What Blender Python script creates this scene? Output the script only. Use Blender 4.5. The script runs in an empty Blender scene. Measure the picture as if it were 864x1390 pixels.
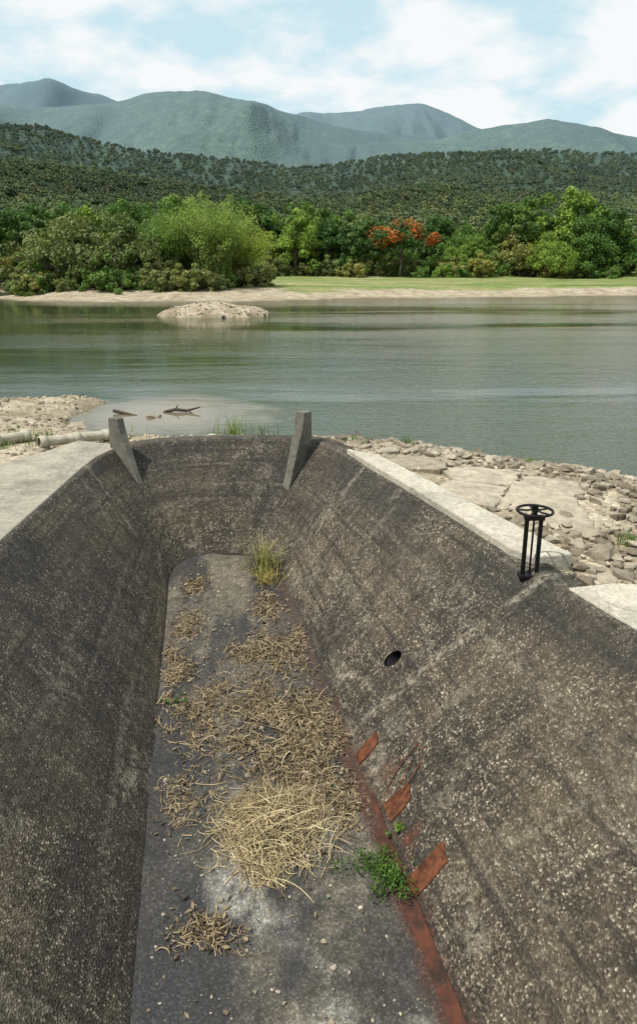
import bpy, math, numpy as np
from mathutils import Vector, Matrix
rng = np.random.default_rng(7)
sc = bpy.context.scene
CAM_Z = 5.2

# ------------------------------------------------------------------ helpers
def link(o, parent=None):
    sc.collection.objects.link(o)
    if parent: o.parent = parent
    return o

def np_mesh(name, V, F, smooth=False, mats=None, midx=None):
    V = np.asarray(V, dtype=np.float32); F = np.asarray(F, dtype=np.int32)
    me = bpy.data.meshes.new(name)
    me.vertices.add(len(V)); me.vertices.foreach_set('co', V.ravel())
    k = F.shape[1]
    me.loops.add(F.size); me.loops.foreach_set('vertex_index', F.ravel())
    me.polygons.add(len(F))
    me.polygons.foreach_set('loop_start', np.arange(len(F), dtype=np.int32)*k)
    if mats:
        for m in mats: me.materials.append(m)
    if midx is not None: me.polygons.foreach_set('material_index', np.asarray(midx, dtype=np.int32))
    me.update(calc_edges=True); me.validate()
    me.polygons.foreach_set('use_smooth', np.full(len(me.polygons), smooth))
    return me

def obj(name, me, parent=None, loc=(0,0,0)):
    o = bpy.data.objects.new(name, me); o.location = loc
    return link(o, parent)

def set_col(me, name, C):
    C = np.asarray(C, dtype=np.float32)
    if C.shape[1] == 3: C = np.hstack([C, np.ones((len(C),1), np.float32)])
    a = me.color_attributes.new(name, 'FLOAT_COLOR', 'POINT')
    a.data.foreach_set('color', C.ravel())

_perm = np.random.default_rng(3).random((256,256))
def vnoise(x, y):
    xi = np.floor(x).astype(int); yi = np.floor(y).astype(int)
    fx = x-xi; fy = y-yi
    fx = fx*fx*(3-2*fx); fy = fy*fy*(3-2*fy)
    a=_perm[xi&255, yi&255]; b=_perm[(xi+1)&255, yi&255]
    c=_perm[xi&255,(yi+1)&255]; d=_perm[(xi+1)&255,(yi+1)&255]
    return (a*(1-fx)+b*fx)*(1-fy)+(c*(1-fx)+d*fx)*fy
def fbm(x, y, o=4):
    s=0; a=.5; t=0
    for i in range(o):
        s = s + a*vnoise(x*2**i+17.3*i, y*2**i+9.1*i); t+=a; a*=.5
    return s/t
def sstep(a,b,x):
    t=np.clip((x-a)/(b-a),0,1); return t*t*(3-2*t)

def sdist(x, y, poly):
    x=np.asarray(x,float); y=np.asarray(y,float)
    best=np.full(x.shape,1e18); ins=np.zeros(x.shape,bool)
    n=len(poly)
    for i in range(n):
        ax,ay=poly[i]; bx,by=poly[(i+1)%n]
        dx,dy=bx-ax,by-ay
        t=np.clip(((x-ax)*dx+(y-ay)*dy)/(dx*dx+dy*dy+1e-12),0,1)
        d=(x-ax-t*dx)**2+(y-ay-t*dy)**2
        best=np.minimum(best,d)
        if dy!=0:
            c=((ay>y)!=(by>y)) & (x < dx*(y-ay)/dy+ax)
            ins^=c
    return np.where(ins,1,-1)*np.sqrt(best)

def tube(path, rad, sides=6, cap=True):
    P=[Vector(p) for p in path]; V=[];F=[]
    for i,p in enumerate(P):
        t=(P[min(i+1,len(P)-1)]-P[max(i-1,0)])
        t = t.normalized() if t.length>1e-9 else Vector((0,0,1))
        up=Vector((0,0,1)) if abs(t.z)<.9 else Vector((1,0,0))
        a=t.cross(up).normalized(); b=t.cross(a)
        r=rad[i] if hasattr(rad,'__len__') else rad
        for k in range(sides):
            an=2*math.pi*k/sides
            V.append(p+a*(math.cos(an)*r)+b*(math.sin(an)*r))
    for i in range(len(P)-1):
        for k in range(sides):
            k2=(k+1)%sides
            F.append((i*sides+k,i*sides+k2,(i+1)*sides+k2,(i+1)*sides+k))
    return [tuple(v) for v in V],F

class MB:
    def __init__(s): s.V=[];s.F=[];s.M=[]
    def add(s,V,F,m=0):
        o=len(s.V); s.V+= [tuple(v) for v in V]; s.F+=[tuple(i+o for i in f) for f in F]; s.M+=[m]*len(F)
    def box(s,c,d,m=0,rot=0,R=None):
        R=R or Matrix.Rotation(rot,3,'Z')
        V=[]
        for sx,sy,sz in [(-1,-1,-1),(1,-1,-1),(1,1,-1),(-1,1,-1),(-1,-1,1),(1,-1,1),(1,1,1),(-1,1,1)]:
            V.append(Vector(c)+R@Vector((sx*d[0]/2,sy*d[1]/2,sz*d[2]/2)))
        s.add(V,[(3,2,1,0),(4,5,6,7),(0,1,5,4),(1,2,6,5),(2,3,7,6),(3,0,4,7)],m)
    def prism(s,poly,z0,z1,m=0):
        n=len(poly)
        a=sum(poly[i][0]*poly[(i+1)%n][1]-poly[(i+1)%n][0]*poly[i][1] for i in range(n))
        if a<0: poly=poly[::-1]
        V=[(p[0],p[1],z0) for p in poly]+[(p[0],p[1],z1) for p in poly]
        F=[tuple(range(n-1,-1,-1)),tuple(range(n,2*n))]+[(i,(i+1)%n,n+(i+1)%n,n+i) for i in range(n)]
        s.add(V,F,m)
    def mesh(s,name,mats,smooth=False,bevel=0):
        me=bpy.data.meshes.new(name); me.from_pydata(s.V,[],s.F)
        for m in mats: me.materials.append(m)
        me.polygons.foreach_set('material_index',s.M); 
        me.polygons.foreach_set('use_smooth',[smooth]*len(s.F)); me.update()
        return me

# ------------------------------------------------------------------ node helper
class NT:
    def __init__(s,name):
        s.m=bpy.data.materials.new(name); s.m.use_nodes=True
        s.t=s.m.node_tree; s.t.nodes.clear()
        s.out=s.n('ShaderNodeOutputMaterial'); s.b=s.n('ShaderNodeBsdfPrincipled')
        s.l(s.b.outputs[0],s.out.inputs['Surface'])
        s.geo=s.n('ShaderNodeNewGeometry'); s.P=s.geo.outputs['Position']
        s.b.inputs['Roughness'].default_value=.85
        s.b.inputs['Specular IOR Level'].default_value=.25
    def n(s,t): return s.t.nodes.new(t)
    def l(s,a,b): s.t.links.new(a,b)
    def put(s,v,inp):
        if isinstance(v,bpy.types.NodeSocket): s.l(v,inp)
        elif isinstance(v,(tuple,list)):
            inp.default_value = (*v,1) if (len(v)==3 and len(inp.default_value)==4) else v
        else: inp.default_value=v
    def noise(s,scale,detail=4,vec=None,rough=.55,col=False,dist=0):
        n=s.n('ShaderNodeTexNoise'); n.inputs['Scale'].default_value=scale; n.inputs['Detail'].default_value=detail
        n.inputs['Roughness'].default_value=rough; n.inputs['Distortion'].default_value=dist
        s.l(vec or s.P,n.inputs['Vector']); return n.outputs[1 if col else 0]
    def vor(s,scale,vec=None,feat='F1',out=0):
        n=s.n('ShaderNodeTexVoronoi'); n.feature=feat; n.inputs['Scale'].default_value=scale
        s.l(vec or s.P,n.inputs['Vector']); return n.outputs[out]
    def ramp(s,f,stops):
        n=s.n('ShaderNodeValToRGB'); e=n.color_ramp.elements
        while len(e)<len(stops): e.new(.5)
        for i,(p,c) in enumerate(stops):
            e[i].position=p
            if not isinstance(c,(tuple,list)): c=(c,c,c)
            e[i].color=(*c,1)
        s.l(f,n.inputs[0]); return n.outputs[0]
    def mix(s,f,a,b,mode='MIX'):
        n=s.n('ShaderNodeMix'); n.data_type='RGBA'; n.blend_type=mode
        s.put(f,n.inputs[0]); s.put(a,n.inputs[6]); s.put(b,n.inputs[7]); return n.outputs[2]
    def math(s,op,a,b=0.0,c=None,clamp=False):
        n=s.n('ShaderNodeMath'); n.operation=op; n.use_clamp=clamp
        s.put(a,n.inputs[0]); s.put(b,n.inputs[1])
        if c is not None: s.put(c,n.inputs[2])
        return n.outputs[0]
    def scalev(s,v,xyz):
        n=s.n('ShaderNodeVectorMath'); n.operation='MULTIPLY'; s.l(v,n.inputs[0]); n.inputs[1].default_value=xyz; return n.outputs[0]
    def attr(s,name,out='Color'):
        n=s.n('ShaderNodeAttribute'); n.attribute_name=name; return n.outputs[out]
    def sep(s,v):
        n=s.n('ShaderNodeSeparateXYZ'); s.l(v,n.inputs[0]); return n.outputs
    def sepc(s,v):
        n=s.n('ShaderNodeSeparateColor'); s.l(v,n.inputs[0]); return n.outputs
    def maprange(s,v,a,b,c=0,d=1):
        n=s.n('ShaderNodeMapRange'); s.l(v,n.inputs[0])
        for i,q in enumerate((a,b,c,d)): n.inputs[i+1].default_value=q
        return n.outputs[0]
    def bump(s,h,strength=.5,dist=.02,prev=None):
        n=s.n('ShaderNodeBump'); n.inputs['Strength'].default_value=strength; n.inputs['Distance'].default_value=dist
        s.l(h,n.inputs['Height'])
        if prev: s.l(prev,n.inputs['Normal'])
        return n.outputs[0]
    def color(s,v): s.put(v,s.b.inputs['Base Color'])
    def normal(s,v): s.l(v,s.b.inputs['Normal'])
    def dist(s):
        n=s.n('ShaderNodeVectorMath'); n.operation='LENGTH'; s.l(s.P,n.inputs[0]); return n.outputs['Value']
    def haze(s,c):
        """aerial haze painted into far vegetation colours, stronger with distance"""
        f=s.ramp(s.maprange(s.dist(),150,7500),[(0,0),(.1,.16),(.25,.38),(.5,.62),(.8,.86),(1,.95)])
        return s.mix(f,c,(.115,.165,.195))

# ------------------------------------------------------------------ materials
def mat_aggregate():
    m=NT('exposed_aggregate_concrete')
    st=m.sepc(m.attr('stain_tone'))   # R rust, G light smear, B darker tone near rim, foot and left side
    v=m.n('ShaderNodeTexVoronoi'); v.inputs['Scale'].default_value=44; m.l(m.P,v.inputs['Vector'])
    v1r=m.sepc(v.outputs[1])[0]
    c=m.ramp(v1r,[(0,(.022,.019,.015)),(.45,(.048,.04,.03)),(.75,(.095,.079,.057)),(.93,(.2,.17,.122)),(1,(.42,.37,.29))])
    uv=m.n('ShaderNodeUVMap').outputs[0]
    big=m.noise(.5,4,rough=.6)
    c=m.mix(m.ramp(big,[(.4,0),(.64,.5)]),c,(.115,.09,.058))
    c=m.mix(m.ramp(big,[(.3,.6),(.45,0)]),c,(.032,.028,.024))
    c=m.mix(.85,c,m.ramp(m.noise(2.1,5,rough=.72),[(.32,.5),(.68,1.45)]),'MULTIPLY')
    s1=m.noise(1,4,vec=m.scalev(uv,(4.5,.35,1)),rough=.65,dist=.3)
    c=m.mix(m.ramp(s1,[(.5,0),(.7,.65)]),c,(.024,.021,.018))
    c=m.mix(m.ramp(s1,[(.28,.35),(.42,0)]),c,(.14,.118,.08))
    h1=m.noise(1,4,vec=m.scalev(uv,(.22,9,1)),rough=.6,dist=.25)
    c=m.mix(m.ramp(h1,[(.54,0),(.64,.65)]),c,(.024,.021,.018))
    fn=m.noise(11,5,rough=.75); fnr=m.ramp(fn,[(.42,0),(.6,1)])
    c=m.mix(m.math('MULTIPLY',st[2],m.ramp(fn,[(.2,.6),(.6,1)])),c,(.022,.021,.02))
    c=m.mix(m.math('MULTIPLY',st[1],fnr),c,(.24,.215,.165))
    c=m.mix(m.math('MULTIPLY',st[0],fnr),c,(.085,.027,.012))
    c=m.mix(.7,c,m.ramp(fn,[(.34,.55),(.64,1.5)]),'MULTIPLY')
    m.color(c)
    m.normal(m.bump(v.outputs[0],.7,.025))
    m.b.inputs['Roughness'].default_value=.8
    return m.m

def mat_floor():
    m=NT('channel_floor_concrete')
    st=m.sepc(m.attr('stain_tone'))
    n1=m.noise(.9,5,rough=.65,dist=.4); n2=m.noise(6,5,rough=.75)
    sx,sy,sz=m.sep(m.P)[0:3]
    c=m.ramp(n1,[(.3,(.036,.033,.03)),(.5,(.075,.068,.056)),(.7,(.15,.13,.098))])
    far=m.maprange(sy,8.5,13.5,0,.5)
    c=m.mix(far,c,(.165,.14,.1))
    c=m.mix(.9,c,m.ramp(n2,[(.32,.5),(.68,1.35)]),'MULTIPLY')
    wetm=m.ramp(m.noise(.8,5,vec=m.scalev(m.P,(1.5,.5,1)),rough=.68),[(.47,0),(.58,.85)])
    c=m.mix(wetm,c,(.027,.026,.027))
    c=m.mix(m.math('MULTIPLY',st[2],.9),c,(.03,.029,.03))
    c=m.mix(m.math('MULTIPLY',st[1],m.ramp(n2,[(.35,.1),(.6,.9)])),c,(.28,.265,.23))
    c=m.mix(m.math('MULTIPLY',st[0],m.ramp(n2,[(.35,.35),(.6,1)])),c,(.06,.026,.017))
    sp=m.sepc(m.vor(45,out=1))[0]
    c=m.mix(.7,c,m.ramp(sp,[(0,.5),(.7,1.0),(1,2.0)]),'MULTIPLY')
    m.color(c); m.normal(m.bump(n2,.5,.04))
    m.l(m.ramp(wetm,[(0,.85),(1,.5)]),m.b.inputs['Roughness'])
    return m.m

def mat_concrete(name,base,dark=.5):
    m=NT(name)
    n1=m.noise(1.3,5,rough=.7); n2=m.noise(14,4,rough=.7)
    a=tuple(x*dark for x in base)
    c=m.mix(m.ramp(n1,[(.32,0),(.62,1)]),a,base)
    c=m.mix(.8,c,m.ramp(n2,[(.3,.65),(.7,1.25)]),'MULTIPLY')
    c=m.mix(m.ramp(m.noise(.7,5,rough=.75),[(.52,0),(.68,.55)]),c,tuple(x*.35 for x in base))
    cr=m.n('ShaderNodeTexVoronoi'); cr.feature='DISTANCE_TO_EDGE'; cr.inputs['Scale'].default_value=.5
    wv=m.n('ShaderNodeVectorMath'); wv.operation='MULTIPLY_ADD'; m.l(m.noise(3,3,col=True),wv.inputs[0]); wv.inputs[1].default_value=(.35,.35,.35); m.l(m.P,wv.inputs[2]); m.l(wv.outputs[0],cr.inputs['Vector'])
    c=m.mix(m.ramp(cr.outputs[0],[(0,.5),(.006,0)]),c,(.07,.06,.045))
    sp=m.sepc(m.vor(60,out=1))[0]
    c=m.mix(.5,c,m.ramp(sp,[(0,.7),(1,1.3)]),'MULTIPLY')
    m.color(c); m.normal(m.bump(n2,.5,.02)); return m.m

def mat_ground():
    m=NT('ground_terrain')
    z=m.sepc(m.attr('zone'))    # R forest G grass B (wet/shallow)
    n1=m.noise(.8,5,rough=.65); n2=m.noise(7,4,rough=.7)
    sp=m.sepc(m.vor(14,out=1))[0]; sp2=m.sepc(m.vor(5,out=1))[1]
    sand=m.ramp(n1,[(.3,(.2,.16,.105)),(.5,(.33,.275,.195)),(.7,(.43,.375,.285))])
    sand=m.mix(.7,sand,m.ramp(sp,[(0,.6),(.7,1),(1,1.5)]),'MULTIPLY')
    sand=m.mix(.5,sand,m.ramp(sp2,[(0,.7),(1,1.2)]),'MULTIPLY')
    sand=m.mix(z[2],sand,(.12,.1,.065))
    gn=m.noise(.12,5,rough=.68,vec=m.scalev(m.P,(.45,1.6,1))); gn2=m.noise(.9,5,rough=.7)
    grass=m.ramp(gn,[(.34,(.085,.135,.035)),(.46,(.145,.185,.055)),(.55,(.22,.22,.095)),(.66,(.32,.28,.16))])
    grass=m.mix(.7,grass,m.ramp(gn2,[(.3,.55),(.7,1.35)]),'MULTIPLY')
    fn=m.noise(.01,5,rough=.6)
    forest=m.ramp(fn,[(.35,(.032,.062,.018)),(.6,(.055,.092,.028)),(.75,(.095,.115,.05))])
    fv=m.sepc(m.vor(.075,out=1))[0]; fv2=m.noise(.02,4,rough=.7)
    forest=m.mix(.8,forest,m.ramp(fv,[(0,.5),(.6,1),(1,1.5)]),'MULTIPLY')
    forest=m.mix(.7,forest,m.ramp(fv2,[(.35,.5),(.65,1.5)]),'MULTIPLY')
    cs=m.noise(.0011,3,vec=m.scalev(m.P,(1,.5,1)))  # broad cloud shadows painted into the forest colour
    forest=m.mix(.8,forest,m.ramp(cs,[(.4,.55),(.58,1.25)]),'MULTIPLY')
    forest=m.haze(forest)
    forest=m.mix(1,forest,m.ramp(m.maprange(m.dist(),1500,3200),[(0,.62),(1,1.0)]),'MULTIPLY')  # nearer forest floor painted darker, to match the self-shadowed crowns
    ge=m.math('MULTIPLY_ADD',m.math('SUBTRACT',gn2,.5),1.1,z[1]); ge=m.ramp(ge,[(.4,0),(.6,1)])
    c=m.mix(ge,sand,grass); c=m.mix(z[0],c,forest)
    m.color(c)
    fade=m.ramp(m.maprange(m.dist(),1500,5000),[(0,1),(1,.3)])
    h=m.math('MULTIPLY',m.math('MULTIPLY',m.vor(.075),z[0]),fade)
    b=m.bump(h,1,9.0); b=m.bump(n2,.5,.04,b); m.normal(b)
    m.b.inputs['Roughness'].default_value=.95; m.b.inputs['Specular IOR Level'].default_value=.1
    return m.m

def mat_water():
    m=NT('lake_water')
    sx,sy,sz=m.sep(m.P)[0:3]
    n=m.n('ShaderNodeVectorMath'); n.operation='DISTANCE'
    m.l(m.scalev(m.P,(1,1.15,1)),n.inputs[0]); n.inputs[1].default_value=(-5.3,28.2,0)
    nz=m.noise(.5,3)
    sh=m.math('MULTIPLY_ADD',m.math('SUBTRACT',nz,.5),2.5,n.outputs['Value'])
    shf=m.ramp(m.maprange(sh,1.2,4.2),[(0,1),(.6,.75),(1,0)])
    c=m.mix(shf,(.042,.053,.026),(.15,.125,.08))
    m.color(c)
    m.b.inputs['Roughness'].default_value=.045; m.b.inputs['IOR'].default_value=1.33
    m.b.inputs['Specular IOR Level'].default_value=.5
    w=m.noise(3.4,3,vec=m.scalev(m.P,(.55,1.3,1)),rough=.65)
    w2=m.noise(.8,2,vec=m.scalev(m.P,(.5,1.5,1)))
    patch=m.ramp(m.noise(.045,4,vec=m.scalev(m.P,(.3,1.7,1)),rough=.65),[(.42,.22),(.56,1)])
    side=m.ramp(m.maprange(sx,-40,20),[(0,.22),(.5,.42),(1,1)])
    near=m.ramp(m.math('SUBTRACT',1.0,shf),[(0,.1),(1,1)])
    k=m.math('MULTIPLY',m.math('MULTIPLY',patch,side),near)
    h=m.math('MULTIPLY',m.math('ADD',w,w2),k)
    m.normal(m.bump(h,.55,.075)); return m.m

def mat_leaf(name,a,b,haze=False,trans=.25):
    m=NT(name)
    t=m.sepc(m.attr('tint'))
    oi=m.n('ShaderNodeObjectInfo').outputs['Random']
    c=m.mix(t[0],a,b)
    c=m.mix(.8,c,m.ramp(t[1],[(0,.6),(1,1.45)]),'MULTIPLY')
    c=m.mix(.9,c,m.ramp(oi,[(0,(.55,.7,.6)),(.5,(1,1,1)),(1,(1.55,1.32,.95))]),'MULTIPLY')
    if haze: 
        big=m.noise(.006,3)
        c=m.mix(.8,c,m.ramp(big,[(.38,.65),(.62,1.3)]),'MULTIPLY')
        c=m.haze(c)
    m.color(c); m.b.inputs['Roughness'].default_value=.6
    if trans:
        tr=m.n('ShaderNodeBsdfTranslucent'); m.put(m.mix(1,c,(1.2,1.3,.6),'MULTIPLY'),tr.inputs[0])
        mx=m.n('ShaderNodeMixShader'); mx.inputs[0].default_value=trans
        m.l(m.b.outputs[0],mx.inputs[1]); m.l(tr.outputs[0],mx.inputs[2]); m.l(mx.outputs[0],m.out.inputs['Surface'])
    return m.m

def mat_simple(name,a,b,scale=8,rough=.8,metal=0,bump=.3):
    m=NT(name); n=m.noise(scale,5,rough=.65)
    m.color(m.ramp(n,[(.35,a),(.65,b)])); m.b.inputs['Roughness'].default_value=rough; m.b.inputs['Metallic'].default_value=metal
    m.normal(m.bump(n,bump,.01)); return m.m

def mat_tint(name,a,b,rough=.85,sc_=9):
    m=NT(name); t=m.sepc(m.attr('tint')); c=m.mix(t[0],a,b)
    n=m.noise(sc_,4,rough=.7)
    c=m.mix(.8,c,m.ramp(n,[(.3,.55),(.7,1.3)]),'MULTIPLY')
    m.color(c); m.b.inputs['Roughness'].default_value=rough; m.normal(m.bump(n,.6,.03)); return m.m

M_agg=mat_aggregate(); M_floor=mat_floor(); M_ground=mat_ground(); M_water=mat_water()
M_conc=mat_concrete('weathered_concrete',(.46,.42,.34),.72)
M_conc2=mat_concrete('grey_concrete',(.33,.3,.24),.6)
M_conc3=mat_concrete('dark_weathered_concrete',(.17,.16,.13),.5)
M_bark=mat_simple('bark',(.09,.07,.05),(.2,.17,.13),6)
M_leafA=mat_leaf('leaf_green',(.075,.15,.024),(.165,.25,.055))
M_leafB=mat_leaf('leaf_olive',(.105,.14,.038),(.21,.225,.085))
M_leafD=mat_leaf('leaf_dark',(.04,.095,.022),(.095,.16,.038))
M_bamb=mat_leaf('bamboo_leaf',(.14,.22,.04),(.27,.35,.09),trans=.35)
M_flame=mat_leaf('flame_blossom',(.5,.09,.018),(.68,.22,.05),trans=.2)
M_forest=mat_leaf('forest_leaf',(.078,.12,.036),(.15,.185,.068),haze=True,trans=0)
M_black=mat_simple('black_iron',(.008,.008,.009),(.02,.019,.018),20,.5,.6,.2)
M_rust=mat_simple('rusty_steel',(.045,.017,.01),(.16,.055,.024),9,.95,0,.9)
M_rust2=mat_simple('dark_rust_scale',(.028,.018,.014),(.095,.034,.02),5,.95,0,.9)
M_straw=mat_tint('dry_straw',(.26,.19,.1),(.6,.5,.3))
M_twig=mat_tint('dead_stem',(.085,.058,.034),(.42,.33,.2))
M_stone=mat_tint('riprap_stone',(.13,.105,.073),(.38,.33,.25),.9,4)
M_wood=mat_simple('dark_driftwood',(.03,.024,.018),(.09,.07,.05),10)
M_pipe=mat_simple('cement_pipe',(.3,.27,.2),(.45,.42,.34),5)
M_weed=mat_leaf('weed_leaf',(.07,.13,.025),(.16,.24,.05),trans=.3)
M_dryleaf=mat_leaf('dry_grass_blade',(.25,.21,.08),(.42,.37,.17),trans=.3)
M_dark=mat_simple('pipe_interior',(.006,.006,.006),(.012,.011,.01),10)  # darkness of the drain bore put into a near-black colour

# ------------------------------------------------------------------ spillway plan
R=[(-4.78,-4),(-4.76,4),(-4.74,10.2),(-4.72,14.4),(-4.64,15.4),(-4.3,16.25),(-3.5,16.75),(-2.3,16.95),(-1.0,16.95),(-.1,16.75),(.25,16.2),(.85,14.7),(2.07,11.6),(2.8,9.63),(3.64,7.53),(5.05,4),(8.25,-4)]
Fp=[(-.43,-4),(-1.59,4),(-2.5,10.2),(-2.93,13.2),(-3.03,13.9),(-2.95,14.45),(-2.65,14.78),(-2.29,14.93),(-1.4,14.95),(-1.08,14.85),(-.9,14.5),(-.72,13.8),(-.03,10.9),(.28,9.63),(.79,7.53),(1.64,4),(3.58,-4)]
seg_n=[60,90,70,16,14,14,16,16,14,10,20,46,50,56,60,60]
def resample(P):
    P=np.array(P,float); out=[]
    for i in range(len(P)-1):
        p0=P[max(i-1,0)];p1=P[i];p2=P[i+1];p3=P[min(i+2,len(P)-1)]
        L=np.linalg.norm(p2-p1)
        def tan(a,b,c):
            la=np.linalg.norm(b-a)+1e-9; lc=np.linalg.norm(c-b)+1e-9
            return ((b-a)/la*lc+(c-b)/lc*la)/(la+lc)
        m1=tan(p0,p1,p2)*L if i>0 else (p2-p1); m2=tan(p1,p2,p3)*L if i<len(P)-2 else (p2-p1)
        for k in range(seg_n[i]):
            t=k/seg_n[i]
            out.append((2*t**3-3*t**2+1)*p1+(t**3-2*t*t+t)*m1+(-2*t**3+3*t*t)*p2+(t**3-t*t)*m2)
    out.append(P[-1]); return np.array(out)
RP=resample(R); FPp=resample(Fp); NP=len(RP)
def floor_z(y): return CAM_Z-(6.3+.07*(15-y))
T=np.gradient(RP,axis=0); T/=np.linalg.norm(T,axis=1)[:,None]
NO=np.stack([-T[:,1],T[:,0]],1)
ulen=np.concatenate([[0],np.cumsum(np.linalg.norm(np.diff((RP+FPp)/2,axis=0),axis=1))])
NS=60
rows=[];vv=[]
fz=floor_z(FPp[:,1])
for j in range(NS+1):
    s=j/NS; sx=s-.045*math.sin(math.pi*s)
    xy=FPp*(1-sx)+RP*sx
    z=fz*(1-s)+.95*s
    rows.append(np.column_stack([xy,z])); vv.append(s)
nw=len(rows)
rough=(fbm(ulen*1.5,ulen*0+3.3,4)-.5)*.035+(fbm(ulen*9,ulen*0+7.3,3)-.5)*.012
for off,z in ((.03,.985),(.08,1.0),(.42,1.0),(.45,.97),(.46,.1)):
    rows.append(np.column_stack([RP+NO*(off),np.full(NP,z)+rough*(1 if z>.9 else 0)])); vv.append(1+off)
V=np.concatenate(rows); nr=len(rows)
idx=np.arange(NP)
hole=np.array([1.15,9.7,-.56])
rad_=lambda p: ((p[...,1]-hole[1])/.12)**2+((p[...,2]-hole[2])/.115)**2
A_=(np.arange(nr-1)[:,None]*NP+np.arange(NP-1)[None,:]).ravel()
F=np.stack([A_,A_+1,A_+1+NP,A_+NP],1)
cen=V[F].mean(1)
cull=(rad_(cen)<1)&(abs(cen[:,0]-hole[0])<.6)&(A_<nw*NP)
cv=np.unique(F[cull]); kv=np.unique(F[~cull]); bd=np.intersect1d(cv,kv)
for b in bd:
    q=math.sqrt(rad_(V[b])); ny_=hole[1]+(V[b,1]-hole[1])/q; nz_=hole[2]+(V[b,2]-hole[2])/q
    V[b,0]+= (nz_-V[b,2])*1.0-(ny_-V[b,1])*.33; V[b,1]=ny_; V[b,2]=nz_
F=F[~cull]
U=np.tile(ulen,nr); VVv=np.repeat(np.array([v*3.2 for v in vv]),NP)
X,Y,Z=V[:,0],V[:,1],V[:,2]
S01=np.repeat(np.array(vv),NP)
right=np.tile((idx>NP*0.55),nr)
rust=np.zeros(len(V)); light=np.zeros(len(V)); dark=np.zeros(len(V))
for cx,cy,cz,rr in ((.78,8.5,-1.0,.2),(.86,8.1,-1.1,.3),(1.02,8.0,-.85,.13),(1.05,7.1,-1.4,.24),(.6,9.0,-1.1,.2)):
    d=np.sqrt((X-cx)**2+(Y-cy)**2+((Z-cz)*.7)**2); rust=np.maximum(rust,.9*sstep(rr,rr*.3,d+(fbm(Y*7,Z*7,3)-.5)*.2))
rust=np.maximum(rust,sstep(.07,.01,S01)*right*(Y<10)*.5)
ui=lambda y,side: ulen[(np.argmin(np.abs(RP[:NP//2,1]-y)) if side<0 else NP//2+np.argmin(np.abs(RP[NP//2:,1]-y)))]
for y,side,w,a in ((9.1,1,.09,.8),(10.9,1,.05,.35),(12.9,1,.05,.4),(14.6,1,.07,.8),(6.3,1,.09,.4),(14.6,-1,.07,.8),(11.5,-1,.04,.3)):
    u0=ui(y,side)+.3*(fbm(S01*3,U*0+y,3)-.5)
    light=np.maximum(light,a*sstep(w,w*.2,np.abs(U-u0))*sstep(.0,.15,S01)*sstep(.25,.5,fbm(S01*6+y,U*0+2.,3)))
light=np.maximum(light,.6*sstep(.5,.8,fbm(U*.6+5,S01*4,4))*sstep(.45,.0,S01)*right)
light=np.maximum(light,.8*sstep(.64,.73,fbm(U*1.2+50,S01*9,4))*sstep(.3,.1,S01))
light=np.maximum(light,.3*sstep(.62,.74,fbm(U*.3+9,S01*26,3)))
light=np.maximum(light,.3*sstep(.7,.76,fbm(U*3.5+80,S01*4,3)))
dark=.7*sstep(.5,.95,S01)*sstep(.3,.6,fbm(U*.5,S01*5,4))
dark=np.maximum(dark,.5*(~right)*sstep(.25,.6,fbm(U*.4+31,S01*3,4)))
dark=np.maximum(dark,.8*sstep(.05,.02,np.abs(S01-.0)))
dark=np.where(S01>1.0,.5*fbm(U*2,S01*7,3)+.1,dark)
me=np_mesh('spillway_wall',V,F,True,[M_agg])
set_col(me,'stain_tone',np.stack([rust,light,dark],1))
uvl=me.uv_layers.new(name='UVMap')
li=np.empty(len(me.loops),np.int32); me.loops.foreach_get('vertex_index',li)
uvl.data.foreach_set('uv',np.stack([U[li],VVv[li]],1).astype(np.float32).ravel())
spill=bpy.data.objects.new('concrete_spillway',None); link(spill)
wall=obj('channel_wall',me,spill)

ys=np.linspace(-4,14.95,240)
am=np.argmax(FPp[:,1])
leftx=np.interp(ys,FPp[:am+1,1],FPp[:am+1,0])
rightx=np.interp(ys,FPp[am:,1][::-1],FPp[am:,0][::-1])
K=40
tt_=np.arange(K+1)/K
FXg=leftx[:,None]-.06+(rightx-leftx+.12)[:,None]*tt_[None]; FYg=np.repeat(ys[:,None],K+1,1)
FZg=floor_z(FYg)+.03*(fbm(FXg*1.3,FYg*1.3,3)-.5)+.03*(abs(tt_-.5)*2)[None]**6
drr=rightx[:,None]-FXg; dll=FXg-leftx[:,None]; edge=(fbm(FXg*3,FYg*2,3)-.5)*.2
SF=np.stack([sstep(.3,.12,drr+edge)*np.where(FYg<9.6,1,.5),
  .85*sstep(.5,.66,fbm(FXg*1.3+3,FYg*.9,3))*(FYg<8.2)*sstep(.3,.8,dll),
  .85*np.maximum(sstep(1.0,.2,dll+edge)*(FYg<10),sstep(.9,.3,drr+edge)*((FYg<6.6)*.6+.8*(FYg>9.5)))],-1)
VF=np.stack([FXg,FYg,FZg],-1).reshape(-1,3); W=K+1
FF=[(i*W+k,i*W+k+1,(i+1)*W+k+1,(i+1)*W+k) for i in range(len(ys)-1) for k in range(K)]
me=np_mesh('channel_floor',VF,FF,True,[M_floor]); set_col(me,'stain_tone',SF.reshape(-1,3)); obj('channel_floor',me,spill)

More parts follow.
